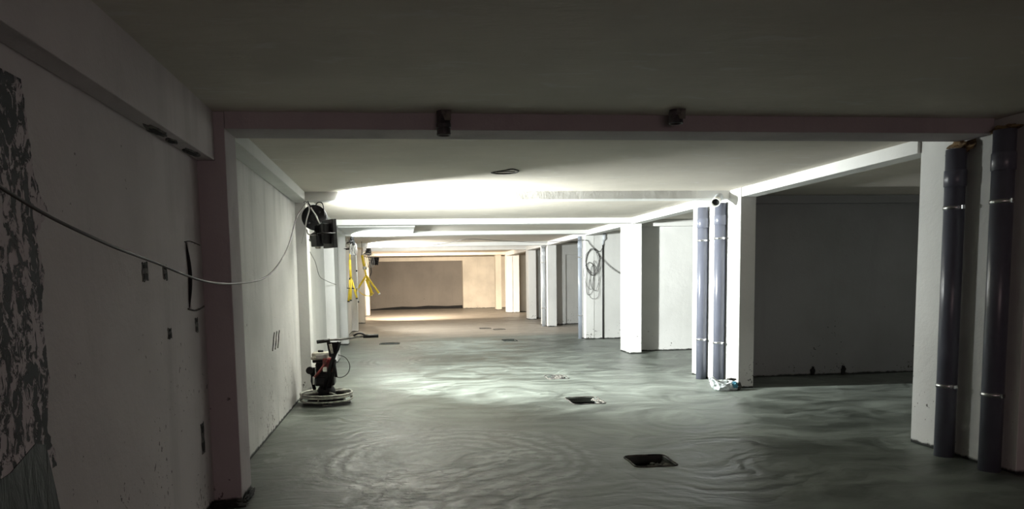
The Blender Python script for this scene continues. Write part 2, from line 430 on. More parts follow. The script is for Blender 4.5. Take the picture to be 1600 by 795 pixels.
# cross walls behind the columns on the right
def wall(x0, x1, y0, y1, z0, z1, m, name, label): return struct(MB().box(x0, x1, y0, y1, z0, z1), name, m, label)
wall(4.885, X1, 5.6, 5.8, 0, ZC, PLASTER_NEAR, 'wall_right_first', 'cross wall hidden behind the nearest right column')
wall(4.825, X1, 10.50, 10.70, 0, ZC, PLASTER_SHADOWED, 'wall_right_second', 'dark grey unlit wall behind the second right column')
wall(4.885, X1, 14.78, 14.98, 0, ZC, PLASTER, 'wall_right_third', 'pale wall with sharp column shadow behind the third right column')
wall(4.905, X1, 18.07, 18.27, 0, ZC, PLASTER, 'wall_right_fourth', 'light grey wall with dark vertical pipe beside the coiled cable')
wall(5.055, X1, 24.20, 24.40, 0, ZC+.07, PLASTER, 'wall_right_fifth', 'grey wall with recessed panel behind the fifth right column')
wall(5.225, X1, 28.20, 28.40, 0, ZC+.07, PLASTER, 'wall_right_sixth', 'short grey wall behind the sixth right column')
wall(4.99+.262, 5.56, 33.52, 33.72, 0, ZC+.07, PLASTER, 'wall_right_seventh', 'lavender white wall stub at the seventh right column')
wall(5.565, X1, 34.2, 34.4, 0, ZC+.07, PLASTER_FAR, 'wall_right_eighth', 'beige wall beyond the lavender stub')
# recessed panel surround and lintels of the fifth bay
struct(MB().box(5.06, X1, 24.05, 24.198, 2.33, 2.72).box(5.06, 5.56, 24.05, 24.198, 0, 2.33), 'lintel', PLASTER, 'pale lintel and jamb round the recessed grey panel')
struct(MB().box(5.23, X1, 28.02, 28.198, 2.42, 2.79), 'lintel', PLASTER, 'pale lintel over the sixth wall')
struct(MB().box(4.83, X1, 10.38, 10.498, 2.60, 2.715), 'lintel', PLASTER_SHADOWED, 'narrow beam along the top of the dark grey wall')
struct(MB().box(4.89, X1, 14.62, 14.778, 2.58, 2.715), 'lintel', PLASTER, 'narrow beam along the top of the half-shaded wall')

# far end
struct(MB().box(3.50, X1, 39.8, 40.6, 0, ZC+.2), 'wall_far_block', PLASTER_FAR, 'stained cream wall block at the far end on the right')
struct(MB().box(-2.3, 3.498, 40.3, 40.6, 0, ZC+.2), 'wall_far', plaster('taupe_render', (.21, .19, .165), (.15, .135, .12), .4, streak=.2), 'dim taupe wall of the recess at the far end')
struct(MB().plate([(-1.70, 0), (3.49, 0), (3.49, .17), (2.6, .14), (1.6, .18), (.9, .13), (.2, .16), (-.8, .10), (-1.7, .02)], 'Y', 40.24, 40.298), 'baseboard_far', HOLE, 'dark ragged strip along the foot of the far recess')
struct(MB().box(-2.2, 3.499, 39.8, 40.1, 2.60, ZC+.2), 'lintel', PLASTER_FAR, 'cream lintel over the dark recess at the far end')
struct(MB().box(X1, X1+.2, Y0, Y1, 0, ZC+.2), 'wall_right', PLASTER_SHADOWED)
struct(MB().box(X0, X1, Y0-.2, Y0, 0, ZC+.2), 'wall_back', PLASTER_NEAR)

# ---------------------------------------------------------------- beams
def beam(x0, x1, y0, y1, z0, label, m=PLASTER, z1=ZC+.01):
    return struct(MB().box(x0, x1, y0, y1, z0, z1, .005), 'ceiling_beam', m, label)
beam(-1.148, 4.60, 5.28, 5.62, 2.605, 'nearest cross beam, dim mauve face with two black pipe stubs', PLASTER_SHADED)
beam(-1.33, 4.598, 9.82, 10.09, ZB, 'second cross beam, glaring white at left from the black floodlight')
beam(-1.19, 4.638, 14.2, 14.5, 2.62, 'third cross beam, evenly lit pale face')
beam(-1.25, 4.67, 17.7, 18.04, 2.63, 'fourth cross beam, before the coiled cable column')
beam(-1.26, 4.75, 22.9, 23.14, 2.60, 'fifth cross beam, with the thin wire strung along it', PLASTER, 2.81)
beam(-1.25, 4.92, 27.55, 27.85, 2.66, 'sixth cross beam, lost in the bright ceiling glow', PLASTER, 2.81)
beam(-1.29, 4.98, 33.5, 33.8, 2.68, 'seventh cross beam, last before the far end', PLASTER_FAR, 2.81)
# left longitudinal
beam(-1.335, -1.22, -6.1, 5.275, 2.39, 'deep dim beam along the left wall nearest the camera', PLASTER_NEAR)
beam(-1.335, -1.17, 5.625, 9.815, 2.61, 'beam along the left wall leading to the black floodlight')
beam(-1.36, -1.20, 10.425, 14.19, 2.61, 'beam along the left wall just beyond the black floodlight')
beam(-1.38, -1.22, 15.005, 17.69, 2.61, 'beam along the left wall before the yellow stands')
# right longitudinal
beam(4.64, 4.86, -6.1, 4.965, 2.60, 'dark beam end at the top right corner', PLASTER_NEAR)
beam(4.61, 4.83, 6.135, 9.495, 2.60, 'brightly lit beam from the nearest to the second right column')
beam(4.62, 4.83, 11.105, 14.19, 2.60, 'brightly lit beam from the second to the third right column')
beam(4.66, 4.88, 15.005, 18.045, 2.60, 'beam from the third to the fourth right column')
beam(4.72, 4.94, 18.405, 22.89, 2.60, 'beam from the fourth to the fifth right column')
beam(4.84, 5.06, 24.305, 27.54, 2.62, 'beam from the fifth to the sixth right column', PLASTER, 2.81)
beam(4.95, 5.17, 28.105, 33.49, 2.62, 'beam from the sixth to the seventh right column', PLASTER, 2.81)
# lowered slab panel in the bay before the yellow stands
beam(-1.20, .38, 15.4, 17.68, 2.66, 'lowered ceiling panel in front of the fourth cross beam', PLASTER)

# ---------------------------------------------------------------- marks on the near left walls (parts of those walls)
XS = -1.34
def irregular(y0, y1, z0, z1, n=7, j=.12):
    pts = []; w, h = y1-y0, z1-z0
    for i in range(n): pts.append((y0+w*i/n, z0+random.uniform(-j, j)*min(w, h)))
    for i in range(n): pts.append((y1+random.uniform(-j, j)*min(w, h), z0+h*i/n))
    for i in range(n): pts.append((y1-w*i/n, z1+random.uniform(-j, j)*min(w, h)))
    for i in range(n): pts.append((y0+random.uniform(-j, j)*min(w, h), z1-h*i/n))
    return pts
edge = [(2.90, 2.30), (2.93, 2.1), (2.95, 1.95), (3.03, 1.84), (2.93, 1.74), (2.97, 1.6), (2.93, 1.45), (2.95, 1.2), (2.90, 1.02), (2.96, .9)]
e2 = []
for (a, b), (c, d) in zip(edge, edge[1:]):
    for k in range(6): e2.append((a+(c-a)*k/6+random.uniform(-.008, .008), b+(d-b)*k/6))
pp = MB().plate(e2 + [(2.96, .86), (1.2, .80), (1.2, 2.30)], 'X', XS-.01, XS+.006).build('exposed_concrete', PITTED, wall_nearest)
pp['label'] = 'pitted black and grey bare concrete strip at the far left'
pp = MB().plate([(1.2, .86), (2.40, .90), (2.62, .92), (2.80, .98), (2.88, .96), (2.98, .6), (3.02, .3), (3.05, 0.0), (1.2, 0.0)], 'X', XS-.01, XS+.009).build('dark_sheet', SHEET, wall_nearest)
pp['label'] = 'dark bitumen sheet below the pitted concrete strip'
for y0, y1, z0, z1 in [(4.06, 4.15, 1.575, 1.67), (4.41, 4.48, 1.58, 1.665), (4.43, 4.50, 1.235, 1.30), (5.02, 5.08, 1.235, 1.33), (5.02, 5.09, .41, .62)]:
    h = MB().plate(irregular(y0, y1, z0, z1, 6, .10), 'X', XS-.01, XS+.003).build('filled_chase', DEBRIS, wall_nearest); h['label'] = 'dark roughly filled slot'
    hh = z1-z0
    MB().plate(irregular(y0+.012, y1-.012, z0+.1*hh, z0+.38*hh, 4, .15), 'X', XS, XS+.006).build('open_pocket', HOLE, h)
    h2 = MB().plate(irregular(y0+.02, y1-.012, z0+.7*hh, z0+.88*hh, 4, .15), 'X', XS, XS+.006).build('open_pocket', HOLE, h)
# box recess with a curved crack
bx = MB().plate(irregular(4.93, 5.24, 1.39, 1.82, 8, .02), 'X', XS-.01, XS+.006).build('box_recess_patch', PLASTER_NEAR, wall_nearest)
bx['label'] = 'rectangular re-plastered patch with black curved crack'
MB().tube([(XS+.008, 4.88+.05*math.sin(math.pi*t/14)+.0, 1.40+.42*t/14) for t in range(15)], .012, 8, radii=[.003+.011*math.sin(math.pi*t/14) for t in range(15)]).build('crack', HOLE, bx)
MB().tube(spline([(XS+.005, 4.86, 1.82), (XS+.005, 5.0, 1.83), (XS+.005, 5.22, 1.815)]), .003, 6).build('patch_edge', HOLE, bx)
MB().tube(spline([(XS+.006, 4.86, 1.395), (XS+.006, 5.0, 1.38), (XS+.006, 5.12, 1.385), (XS+.006, 5.24, 1.40)]), .006, 6, radii=None).build('patch_edge', DEBRIS, bx)
# scratches on the second bay wall
for dy in (0, .17, .34):
    s_ = MB().tube(spline([(XS, 7.90+dy, .84), (XS+.001, 7.97+dy, .92), (XS, 8.0+dy, .96+random.uniform(0, .05)), (XS, 8.06+dy, 1.02)], 6), .010, 6, radii=None)
    o = s_.build('scratch', DEBRIS, wall_near)
    o['label'] = 'dark slanting gouge'
# knocked-out holes where the near beam meets the wall
for (x0, x1, y0, y1) in [(-1.33, -1.25, 4.10, 4.42), (-1.325, -1.26, 4.46, 4.62), (-1.32, -1.25, 4.80, 5.10)]:
    pts = []
    for k in range(18):
        a = 2*math.pi*k/18; q = 1+random.uniform(-.2, .2)
        pts.append(((x0+x1)/2+(x1-x0)/2*math.cos(a)*q*.9, (y0+y1)/2+(y1-y0)/2*math.sin(a)*q))
    o = MB().plate(pts, 'Z', 2.383, 2.395).build('broken_plaster', DEBRIS, wall_nearest); o['label'] = 'broken brown hole under the near beam'
    pts2 = [((x0+x1)/2+(p[0]-(x0+x1)/2)*.6, (y0+y1)/2+(p[1]-(y0+y1)/2)*.55) for p in pts]
    MB().plate(pts2, 'Z', 2.380, 2.39).build('hole', HOLE, o)
# mortar clod at the foot of the first pilaster
r_ = MB().blob((-1.23, 5.19, 0.0), (.13, .07, .035), 3, .5, 3, 2.5, 0.0).blob((-1.12, 5.40, 0.0), (.02, .14, .05), 5, .5, 3, 2.5, 0.0)
tag(r_.build('mortar_rubble', HOLE, at=(-1.2, 5.2, 0)), 'black mortar rubble at the foot of the nearest left pilaster', 'rubble')
# footing marks on dark wall
for x in (6.28, 6.78):
    o = MB().blob((x, 10.495, .06), (.035, .02, .07), x, .5, 3, 2.2, 0).build('mortar_lump', HOLE, at=(x, 10.47, 0))
    tag(o, 'dark mortar lump at foot of the dark grey wall, ' + ('left one' if x < 6.5 else 'right one'), 'mortar', 'mortar lumps at the dark wall')

# ---------------------------------------------------------------- drain pits
PL = ['nearest square black drain opening in the floor', 'second square drain opening from the camera, pale debris at its right end',
      'small debris-filled drain opening, third from the camera', 'distant drain opening in line with the others, left of the coiled cable column',
      'left one of the two farthest drain openings', 'right one of the two farthest drain openings', 'lone thin drain opening on the left, beyond the concrete trowel']
for i, (p, lab) in enumerate(zip(PITS, PL)):
    x0, x1, y0, y1 = p; t = thing('floor_drain', lab, 'drain', ((x0+x1)/2, (y0+y1)/2, -.2), 'square drain openings in the floor')
    b = MB(); w = .012; e = .002
    b.box(x0-w, x0-e, y0-w, y1+w, -.25, -.004).box(x1+e, x1+w, y0-w, y1+w, -.25, -.004).box(x0-e, x1+e, y0-w, y0-e, -.25, -.004).box(x0-e, x1+e, y1+e, y1+w, -.25, -.004).box(x0-w, x1+w, y0-w, y1+w, -.27, -.2501)
    b.build('pit_box', HOLE, t)
    rs = random.Random(i); D = []
    if i == 0: D = [((x1-.12+rs.uniform(-.08, .10), y0+.04+rs.uniform(0, .16), -.035), (.035, .03, .022)) for k in range(9)]
    elif i == 1: D = [((x1-.02+rs.uniform(-.05, .05), y0+.07+rs.uniform(0, .3), -.006), (.03, .03, .016)) for k in range(9)]
    elif i == 2: D = [((rs.uniform(x0+.03, x1-.02), rs.uniform(y0+.06, y1-.02), -.012), (.04, .045, .022)) for k in range(16)]
    else: D = [((rs.uniform(x0+.03, x1-.03), rs.uniform(y0+.06, y1-.03), -.03), (.03, .03, .02)) for k in range(4)]
    for k, (c_, r_) in enumerate(D): MB().blob(c_, r_, k, .6, 2, 2.4).build('debris', DEBRIS if i != 1 else PALEDEB, t)
    f = MB().tube(spline([(x0-.01+rs.uniform(-.01, .01), y0, .002), (x0-.012, (y0+y1)/2, .004), (x0, y1+.008, .002), ((x0+x1)/2, y1+.014, .006), (x1+.012, y1, .002), (x1+.012, (y0+y1)/2, .004), (x1, y0-.008, .002), ((x0+x1)/2, y0-.01, .003)], 6, True), .008, 6, closed=True)
    f.build('rim', DEBRIS if i < 3 else HOLE, t)

# ---------------------------------------------------------------- drain pipes
def drain_pipe(x, y, top, label, r=.076, zs=(.60, 2.07), group='vertical drain pipes on the right columns', wallx=4.64, mtl=PVC, couplers=True):
    t = thing('drain_pipe', label, 'pipe', (x, y, 0), group)
    MB().lathe([(r-.006, top), (r-.006, .0), (r, .0), (r, top), (r-.006, top)], (x, y, 0), 28).build('pipe_shaft', mtl, t)
    b = MB()
    if couplers:
        b.lathe([(r+.001, top-.30), (r+.006, top-.295), (r+.006, top-.17), (r+.001, top-.165)], (x, y, 0), 28)
        b.build('coupling', mtl, t)
    for z in zs:
        c = MB().lathe([(r, z-.014), (r+.005, z-.014), (r+.005, z+.014), (r, z+.014)], (x, y, 0), 28)
        c.box(x-.012, x+.012, y-r-.03, y-r, z-.014, z+.014)
        o = c.build('pipe_clamp', CLAMP, t)
        MB().box(x+r-.002, wallx+.001, y-.006, y+.006, z-.006, z+.006).build('clamp_screw', CLAMP, o)
    return t
drain_pipe(4.550, 5.60, 2.54, 'dark drain pipe on the nearest right column, farther one with foam at top')
drain_pipe(4.550, 5.12, 2.60, 'dark drain pipe on the nearest right column, closer one at picture edge')
drain_pipe(4.52, 10.55, 2.56, 'blue-grey drain pipe on the bright second column, left of its pair', wallx=4.60)
drain_pipe(4.52, 9.95, 2.56, 'blue-grey drain pipe on the bright second column, right one behind plastic bag', wallx=4.60)
drain_pipe(4.60, 18.30, 2.60, 'pipe standing just left of the coiled cable column', r=.05, wallx=4.68, mtl=PVC_MID)
drain_pipe(4.68, 23.40, 2.58, 'grey pipe on the distant fifth right column', r=.065, wallx=4.76, mtl=PVC_OLD)
# sealing foam over the near pipes
o = MB().blob((4.60, 5.60, 2.56), (.06, .12, .05), 2, .7, 3, 2.4).build('sealing_foam', RUST, at=(4.6, 5.6, 2.55)); tag(o, 'brown foam lump sealing the farther pipe top on nearest right column', 'foam')
o = MB().blob((4.57, 5.62, 2.50), (.07, .075, .07), 6, .35, 3, 2.4).build('crumpled_wrapping', PVC_OLD, at=(4.57, 5.62, 2.5)); tag(o, 'crumpled grey wrapping on the pipe top under the brown foam', 'wrapping')
o = MB().blob((4.60, 5.16, 2.62), (.05, .12, .025), 9, .7, 3, 2.4).build('sealing_foam', RUST, at=(4.6, 5.16, 2.6)); tag(o, 'thin brown foam over the closer pipe at the right edge', 'foam')

# elbow stub at the top of the bright column
p0, p1 = Vector((4.30, 9.62, 2.535)), Vector((4.52, 9.95, 2.68)); d = (p1-p0)
t = thing('pipe_elbow', 'white angled pipe stub with open end above the bright column pipes', 'pipe', tuple(p1))
mb = MB(); mb.tube([p0+d*.08, p1], .056, 24, cap=False); mb.build('stub', PVC_OLD, t)
mb = MB(); mb.tube([p0, p0+d*.18], .062, 24, cap=False).tube([p0+d*.18, p0], .050, 24, cap=False); 
mb.tube([p0+d*.0, p0+d*.003], .06, 24, radii=[.06, .051], cap=False); mb.build('socket', WHITEP, t)
mb = MB(); mb.cyl(p0+d*.10, p0+d*.12, .052, 24); mb.build('pipe_inside', HOLE, t)

# black stubs hanging at the first beam
def stub(x, y, z0, label, ln, notch):
    t = thing('ceiling_pipe_stub', label, 'pipe', (x, y, ZC), 'black pipe stubs at the nearest cross beam')
    MB().lathe([(.040, ZC-.0005), (.040, z0), (.048, z0), (.050, z0+.01), (.048, z0+.02), (.048, ZC-.0005), (.040, ZC-.0005)], (x, y, 0), 24).build('stub', TAPED, t)
    MB().lathe([(.051, z0+.05), (.052, z0+.055), (.052, z0+.075), (.051, z0+.08)], (x, y, 0), 24).build('tape', TAPED, t)
    MB().plate([(x+.005, ZC-.07), (x+.048, ZC-.07), (x+.05, ZC-.002), (x-.02, ZC-.002)], 'Y', y-.055, y-.046).build('torn_flap', DEBRIS, t)
stub(.345, 5.215, 2.555, 'longer black taped pipe stub on the nearest beam, left of the pair', .16, 1)
stub(1.985, 5.11, 2.625, 'shorter black pipe stub on the nearest beam, right of the pair', .1, 1)

# broken ring on ceiling and tiny hook
t = thing('ceiling_knockout', 'dark broken outline of a box hole in the bright ceiling', 'hole', (1.19, 8.0, ZC))
MB().tube(spline([(1.05, 8.10, ZC-.002), (1.16, 8.17, ZC-.004), (1.30, 8.12, ZC-.003), (1.33, 7.98, ZC-.002), (1.24, 7.84, ZC-.004), (1.16, 7.95, ZC-.003)], 6, True), .010, 6, closed=True).build('outline', DEBRIS, t)
MB().tube(spline([(1.10, 8.07, ZC-.001), (1.2, 8.02, ZC-.004), (1.3, 8.04, ZC-.002)], 6), .006, 6).build('crack', DEBRIS, t)

# conduit with funnel on the fourth bay wall
t = thing('conduit', 'thin dark vertical conduit with flared top on the light grey wall', 'conduit', (5.14, 18.045, 0))
MB().tube([(5.13, 18.045, 0.0), (5.13, 18.045, 2.38)], .022, 12).build('conduit_shaft', CABLE_D, t)
MB().tube([(5.13, 18.045, 2.36), (5.14, 18.04, 2.46), (5.16, 18.03, 2.52), (5.17, 18.03, 2.66)], .03, 12, radii=[.023, .026, .05, .036]).build('flared_top', PVC_OLD, t)

# coiled cable hanging on the fourth column
t = thing('coiled_cable', 'hank of thin dark cable hanging on the fourth right column', 'cable', (4.86, 18.02, 2.25))
for k, (cx, cz, rx, rz, lean) in enumerate([(4.86, 1.95, .17, .33, .0), (4.85, 1.97, .155, .31, .01), (4.88, 1.94, .18, .34, 0), (4.84, 1.93, .17, .32, .01), (4.76, 1.52, .13, .40, .02), (4.88, 1.44, .14, .42, -.02), (4.78, 1.60, .10, .34, .01), (4.90, 1.60, .11, .38, -.01)]):
    pts = [(cx+rx*math.cos(a)+lean*math.sin(2*a)+.02*math.sin(3*a+k), 18.02-.006*k, cz+rz*math.sin(a)) for a in [2*math.pi*i/28 for i in range(28)]]
    MB().tube(pts, .005, 6, closed=True).build('loop', CABLE_D, t)
tag(MB().tube(spline([(4.95, 17.99, 2.18), (5.15, 18.0, 1.98), (5.35, 18.0, 1.80), (5.7, 18.02, 1.58), (6.1, 18.04, 1.42)], 8), .005, 6).tube(spline([(4.98, 17.98, 2.12), (5.2, 18.0, 1.90), (5.45, 18.0, 1.70), (5.9, 18.02, 1.46)], 8), .004, 6).build('trailing_cable', CABLE_D, at=(5.15, 18, 2)), 'thin cable slanting down to the right from the coiled hank', 'cable')
tag(MB().tube(spline([(.97, 22.89, 2.63), (1.5, 22.0, 2.66), (2.06, 21.0, 2.708), (3.0, 21.0, 2.65), (3.9, 20.6, 2.58), (4.40, 18.6, 2.50), (4.55, 18.0, 2.49), (4.72, 17.98, 2.47), (4.78, 17.97, 2.38), (4.95, 17.97, 2.22), (5.06, 17.98, 2.22), (5.13, 17.99, 2.38)], 8), .008, 6).build('strung_wire', CABLE_D, at=(2.06, 21, 2.7)), 'thin wire strung below the distant ceiling to the coiled cable column', 'wire')
# bracket on fifth column pipe
t = thing('pipe_bracket', 'dark bracket on top of the distant column pipe', 'bracket', (4.64, 23.2, 2.60))
MB().tube([(4.68, 23.38, 2.57), (4.60, 23.20, 2.66), (4.50, 23.10, 2.74)], .07, 14, radii=[.07, .075, .06]).build('elbow', PVC_OLD, t)
MB().box(4.42, 4.60, 23.16, 23.20, 2.66, 2.74, .01).build('strap', BLACKM, t)

# ---------------------------------------------------------------- hanging cable along the left
tag(MB().tube(spline([(-1.16, 9.80, 2.57), (-1.19, 9.1, 2.33), (-1.16, 8.2, 1.98), (-1.12, 7.2, 1.74), (-1.08, 6.2, 1.60), (-1.06, 5.2, 1.555), (-1.05, 4.2, 1.565), (-1.10, 3.5, 1.655), (-1.13, 3.0, 1.72), (-1.20, 2.55, 1.83), (-1.25, 2.1, 2.0), (-1.27, 1.6, 2.385)], 12), .0065, 10).build('hanging_cable', CABLE_BR, at=(-1.16, 9.8, 2.57)),
    'long sagging cable swinging from the black reel across the left wall', 'cable')

# ---------------------------------------------------------------- black round reel
c = Vector((-1.07, 9.97, 2.40))
t = thing('cable_reel', 'round black cable reel hanging at top of the second left pilaster', 'reel', tuple(c))
MB().lathe([(.03, -.05), (.15, -.055), (.163, -.05), (.165, -.042), (.163, -.036), (.06, -.034), (.06, .034), (.163, .036), (.165, .042), (.163, .05), (.15, .055), (.03, .05)], tuple(c), 48, 'Y').build('drum', BLACK, t)
MB().lathe([(.02, -.062), (.045, -.06), (.05, -.05), (.05, -.045)], tuple(c), 24, 'Y').build('hub', BLACKM, t)
for k in range(4):
    a = math.pi/4+k*math.pi/2
    MB().lathe([(.006, -.060), (.014, -.058), (.015, -.054)], (c.x+.1*math.cos(a), c.y, c.z+.1*math.sin(a)), 12, 'Y').build('socket', RUBBER, t)
mb = MB()
for k in range(7): mb.ring((c.x, c.y-.028+.0093*k, c.z), .085, .006, 32, 6, axis='Y')
mb.build('wound_cable', CABLE_D, t)
MB().tube(spline([(c.x+.02, c.y-.06, c.z+.14), (c.x+.05, c.y-.06, c.z+.19), (c.x+.11, c.y-.06, c.z+.18), (c.x+.13, c.y-.06, c.z+.08), (c.x+.13, c.y-.06, c.z+.02)], 8), .007, 8).build('carry_handle', BLACK, t)
MB().tube(spline([(c.x-.07, c.y-.03, 2.60), (c.x-.10, c.y-.07, 2.66), (c.x-.06, c.y-.07, 2.58), (c.x-.02, c.y-.07, 2.52), (c.x-.10, c.y-.04, 2.605), (c.x-.13, c.y-.03, 2.60)], 8), .006, 8).build('tie_wire', RUBBER, t)
# pale lead looping over the reel to the lamp
tag(MB().tube(spline([(-1.15, 9.86, 2.58), (-1.12, 9.83, 2.50), (-1.16, 9.82, 2.36), (-1.19, 9.84, 2.22), (-1.24, 9.86, 2.06)], 8), .008, 8).tube(spline([(-1.10, 9.83, 2.52), (-1.04, 9.80, 2.42), (-.98, 9.76, 2.30), (-.90, 9.70, 2.24), (-.97, 9.68, 2.20), (-1.05, 9.70, 2.16), (-1.13, 9.72, 2.17), (-1.15, 9.72, 2.23)], 8), .009, 8).build('lamp_lead', CABLE_W, at=(-1.12, 9.84, 2.5)),
    'pale flex looping over the black reel down to the floodlight', 'cable')

# ---------------------------------------------------------------- floodlights
def lamp_head(t, pos, dirv, w, h, mglass, fins=True, back=.09):
    z = Vector(dirv).normalized(); x = Vector((0, 0, 1)).cross(z).normalized(); y = z.cross(x)
    Mx = Matrix((x, y, z)).transposed().to_4x4(); Mx.translation = Vector(pos)-z*.03
    MB().box(-w/2-.03, w/2+.03, -h/2-.03, h/2+.03, -.02, .01, .006, Mx).build('lamp_frame', BLACKM, t)
    rim = MB(); e = .03
    rim.box(-w/2-e, -w/2-.004, -h/2-e, h/2+e, .008, .034, 0, Mx).box(w/2+.004, w/2+e, -h/2-e, h/2+e, .008, .034, 0, Mx)
    rim.box(-w/2-.004, w/2+.004, -h/2-e, -h/2-.004, .008, .034, 0, Mx).box(-w/2-.004, w/2+.004, h/2+.004, h/2+e, .008, .034, 0, Mx)
    rim.build('rim', BLACKM, t)
    MB().box(-w/2, w/2, -h/2, h/2, .0105, .016, 0, Mx).build('lamp_glass', mglass, t)
    hb = MB().box(-w/2+.02, w/2-.02, -h/2+.02, h/2-.02, -back, -.02, .012, Mx).build('housing', BLACKM, t)
    if fins:
        f = MB()
        for k in range(6):
            u = -w/2+.03+(w-.06)*k/5
            f.box(u-.004, u+.004, -h/2+.03, h/2-.04, -back-.035, -back+.002, 0, Mx)
        f.build('cooling_fins', BLACKM, hb)
    b = MB()
    pts = [Mx @ Vector(p) for p in ((-w/2-.045, 0, -.0), (-w/2-.045, 0, -back-.07), (w/2+.045, 0, -back-.07), (w/2+.045, 0, 0))]
    b.tube(spline(pts, 1), .009, 8); b.build('bracket', BLACKM, t)
    return Mx
t = thing('floodlight', 'black floodlight clamped to second left pilaster, facing right under the round reel', 'light', tuple(FLOOD_POS))
Mx = lamp_head(t, FLOOD_POS, FLOOD_DIR, .26, .30, LIT, True, .12)
MB().box(-.09, .09, -.16, -.02, -.22, -.12, .012, Mx).build('driver_box', BLACK, t)
MB().tube(spline([(-1.00, 9.66, 2.20), (-1.10, 9.75, 2.16), (-1.12, 9.85, 2.10), (-1.16, 10.09, 2.12)], 6), .014, 8).build('support_arm', BLACKM, t)
MB().box(-1.04, -.97, 9.60, 9.68, 1.98, 2.10, .01).build('junction_box', ALU, t)
# lower hanging flex on wall beyond
tag(MB().tube(spline([(-1.22, 10.6, 1.98), (-1.26, 11.6, 1.86), (-1.31, 12.6, 1.66), (-1.30, 13.6, 1.58), (-1.18, 14.28, 1.50)], 8), .007, 6).build('wall_flex', CABLE_G, at=(-1.2, 10.6, 1.98)), 'thin grey flex drooping on white wall beyond the black floodlight', 'cable')

# folded yellow stand hanging on the fourth pilaster
def P2(x, y, z): return Vector((x, y, z))
t = thing('lamp_tripod', 'folded yellow lamp tripod hanging closest, legs bundled downwards', 'lamp stand', (-1.16, 18.15, 2.5), 'yellow lamp tripods hanging on the left')
MB().tube([(-1.14, 18.15, 2.36), (-1.15, 18.15, 1.95)], .018, 12).build('upper_tube', YELLOW, t)
MB().tube([(-1.15, 18.15, 2.08), (-1.14, 18.15, 1.62)], .030, 12).build('lower_tube', YELLOW, t)
for k, (a, b) in enumerate([((-1.15, 18.15, 1.62), (-1.21, 18.10, 1.09)), ((-1.13, 18.12, 1.64), (-1.15, 18.05, 1.12)), ((-1.12, 18.15, 1.60), (-1.01, 18.12, 1.16))]):
    l = MB().tube([a, b], .024, 10).build('leg', YELLOW, t)
    MB().tube([b, Vector(b)+Vector((0, 0, -.03))], .03, 10).build('foot', RUBBER, l)
MB().tube([(-1.17, 18.1, 1.60), (-1.18, 18.08, 1.20)], .02, 8).build('brace', YELLOW, t)
MB().tube([(-1.24, 18.08, 1.40), (-1.06, 18.08, 1.39)], .012, 8).build('leg_collar', BLACK, t)
MB().lathe([(.034, 1.60), (.04, 1.62), (.034, 1.65)], (-1.14, 18.15, 0), 14).build('knob', BLACK, t)
MB().tube([(-1.24, 18.15, 2.34), (-1.08, 18.15, 2.35)], .02, 8).build('crossbar', BLACK, t)
MB().tube([(-1.17, 18.15, 2.34), (-1.29, 18.31, 2.36)], .010, 6).build('hook', BLACKM, t)
t2 = thing('work_lamp', 'glowing work lamp on the folded yellow tripod at the ceiling corner', 'light', tuple(L2_POS))
lamp_head(t2, L2_POS, L2_DIR, .2, .14, LIT, False, .07)
MB().tube(spline([L2_POS+Vector((-.12, .0, 0)), (-1.15, 17.6, 2.55), (-1.17, 17.9, 2.5), (-1.14, 18.15, 2.36)], 6), .01, 8).build('lamp_arm', ALU, t2)
mb = MB(); rs = random.Random(4)
for k in range(5):
    cx = -1.06+rs.uniform(-.04, .04); mb.tube(spline([(cx, 18.0, 2.5), (cx+.06, 18.0, 2.40), (cx+.03+rs.uniform(-.03, .03), 18.0, 2.2), (cx-.05, 18.02, 2.25), (cx-.02, 18.0, 2.42)], 6, True), .007, 6, closed=True)
tangle = mb
tag(tangle.build('flex_tangle', CABLE_G, at=(-1.05, 18, 2.4)), 'tangle of grey flex at the ceiling above folded yellow tripod', 'cable')
# white tube beside
t = thing('white_tube', 'thin white vertical tube hanging between the two yellow tripods', 'tube', (-1.04, 18.6, 2.2))
MB().tube([(-1.02, 18.6, 2.22), (-1.00, 18.6, 1.06)], .014, 10).build('tube_body', WHITEP, t)
MB().tube([(-1.00, 18.6, 1.07), (-1.0, 18.6, 1.03)], .02, 10).build('end_cap', CABLE_D, t)
MB().tube(spline([(-1.02, 18.6, 2.2), (-1.12, 18.6, 2.36), (-1.27, 18.55, 2.42)], 5), .006, 6).build('string', CABLE_D, t)
MB().tube([(-1.02, 18.6, 1.84), (-1.02, 18.6, 1.80)], .02, 10).build('joint', CABLE_D, t)
# splayed one
yy = 21.9
def Q(px, py):   # picks a place on the plane of the tripod
    d = fw + rt2*((px-CX)/F_PX) - up2*((py-CY)/F_PX); k = yy/d.y
    return Vector((0, 0, 1.55)) + d*k
hub = Vector((-.935, yy, 1.78)); t = thing('lamp_tripod', 'splayed yellow lamp tripod hanging farther, two legs spread wide', 'lamp stand', tuple(hub), 'yellow lamp tripods hanging on the left')
MB().tube([(-1.03, yy, 2.32), (-.97, yy, 1.98)], .040, 12).build('upper_tube', YELLOW, t)
MB().tube([(-.97, yy, 2.0), (-.93, yy, 1.70)], .026, 12).build('lower_tube', YELLOW, t)
MB().tube([(-1.03, yy, 2.30), (-1.03, yy, 2.725)], .010, 6).build('hanger', BLACKM, t)
MB().lathe([(.045, 1.90), (.06, 1.93), (.06, 1.98), (.045, 2.0)], (-.96, yy, 0), 14).build('collar', ALU, t)
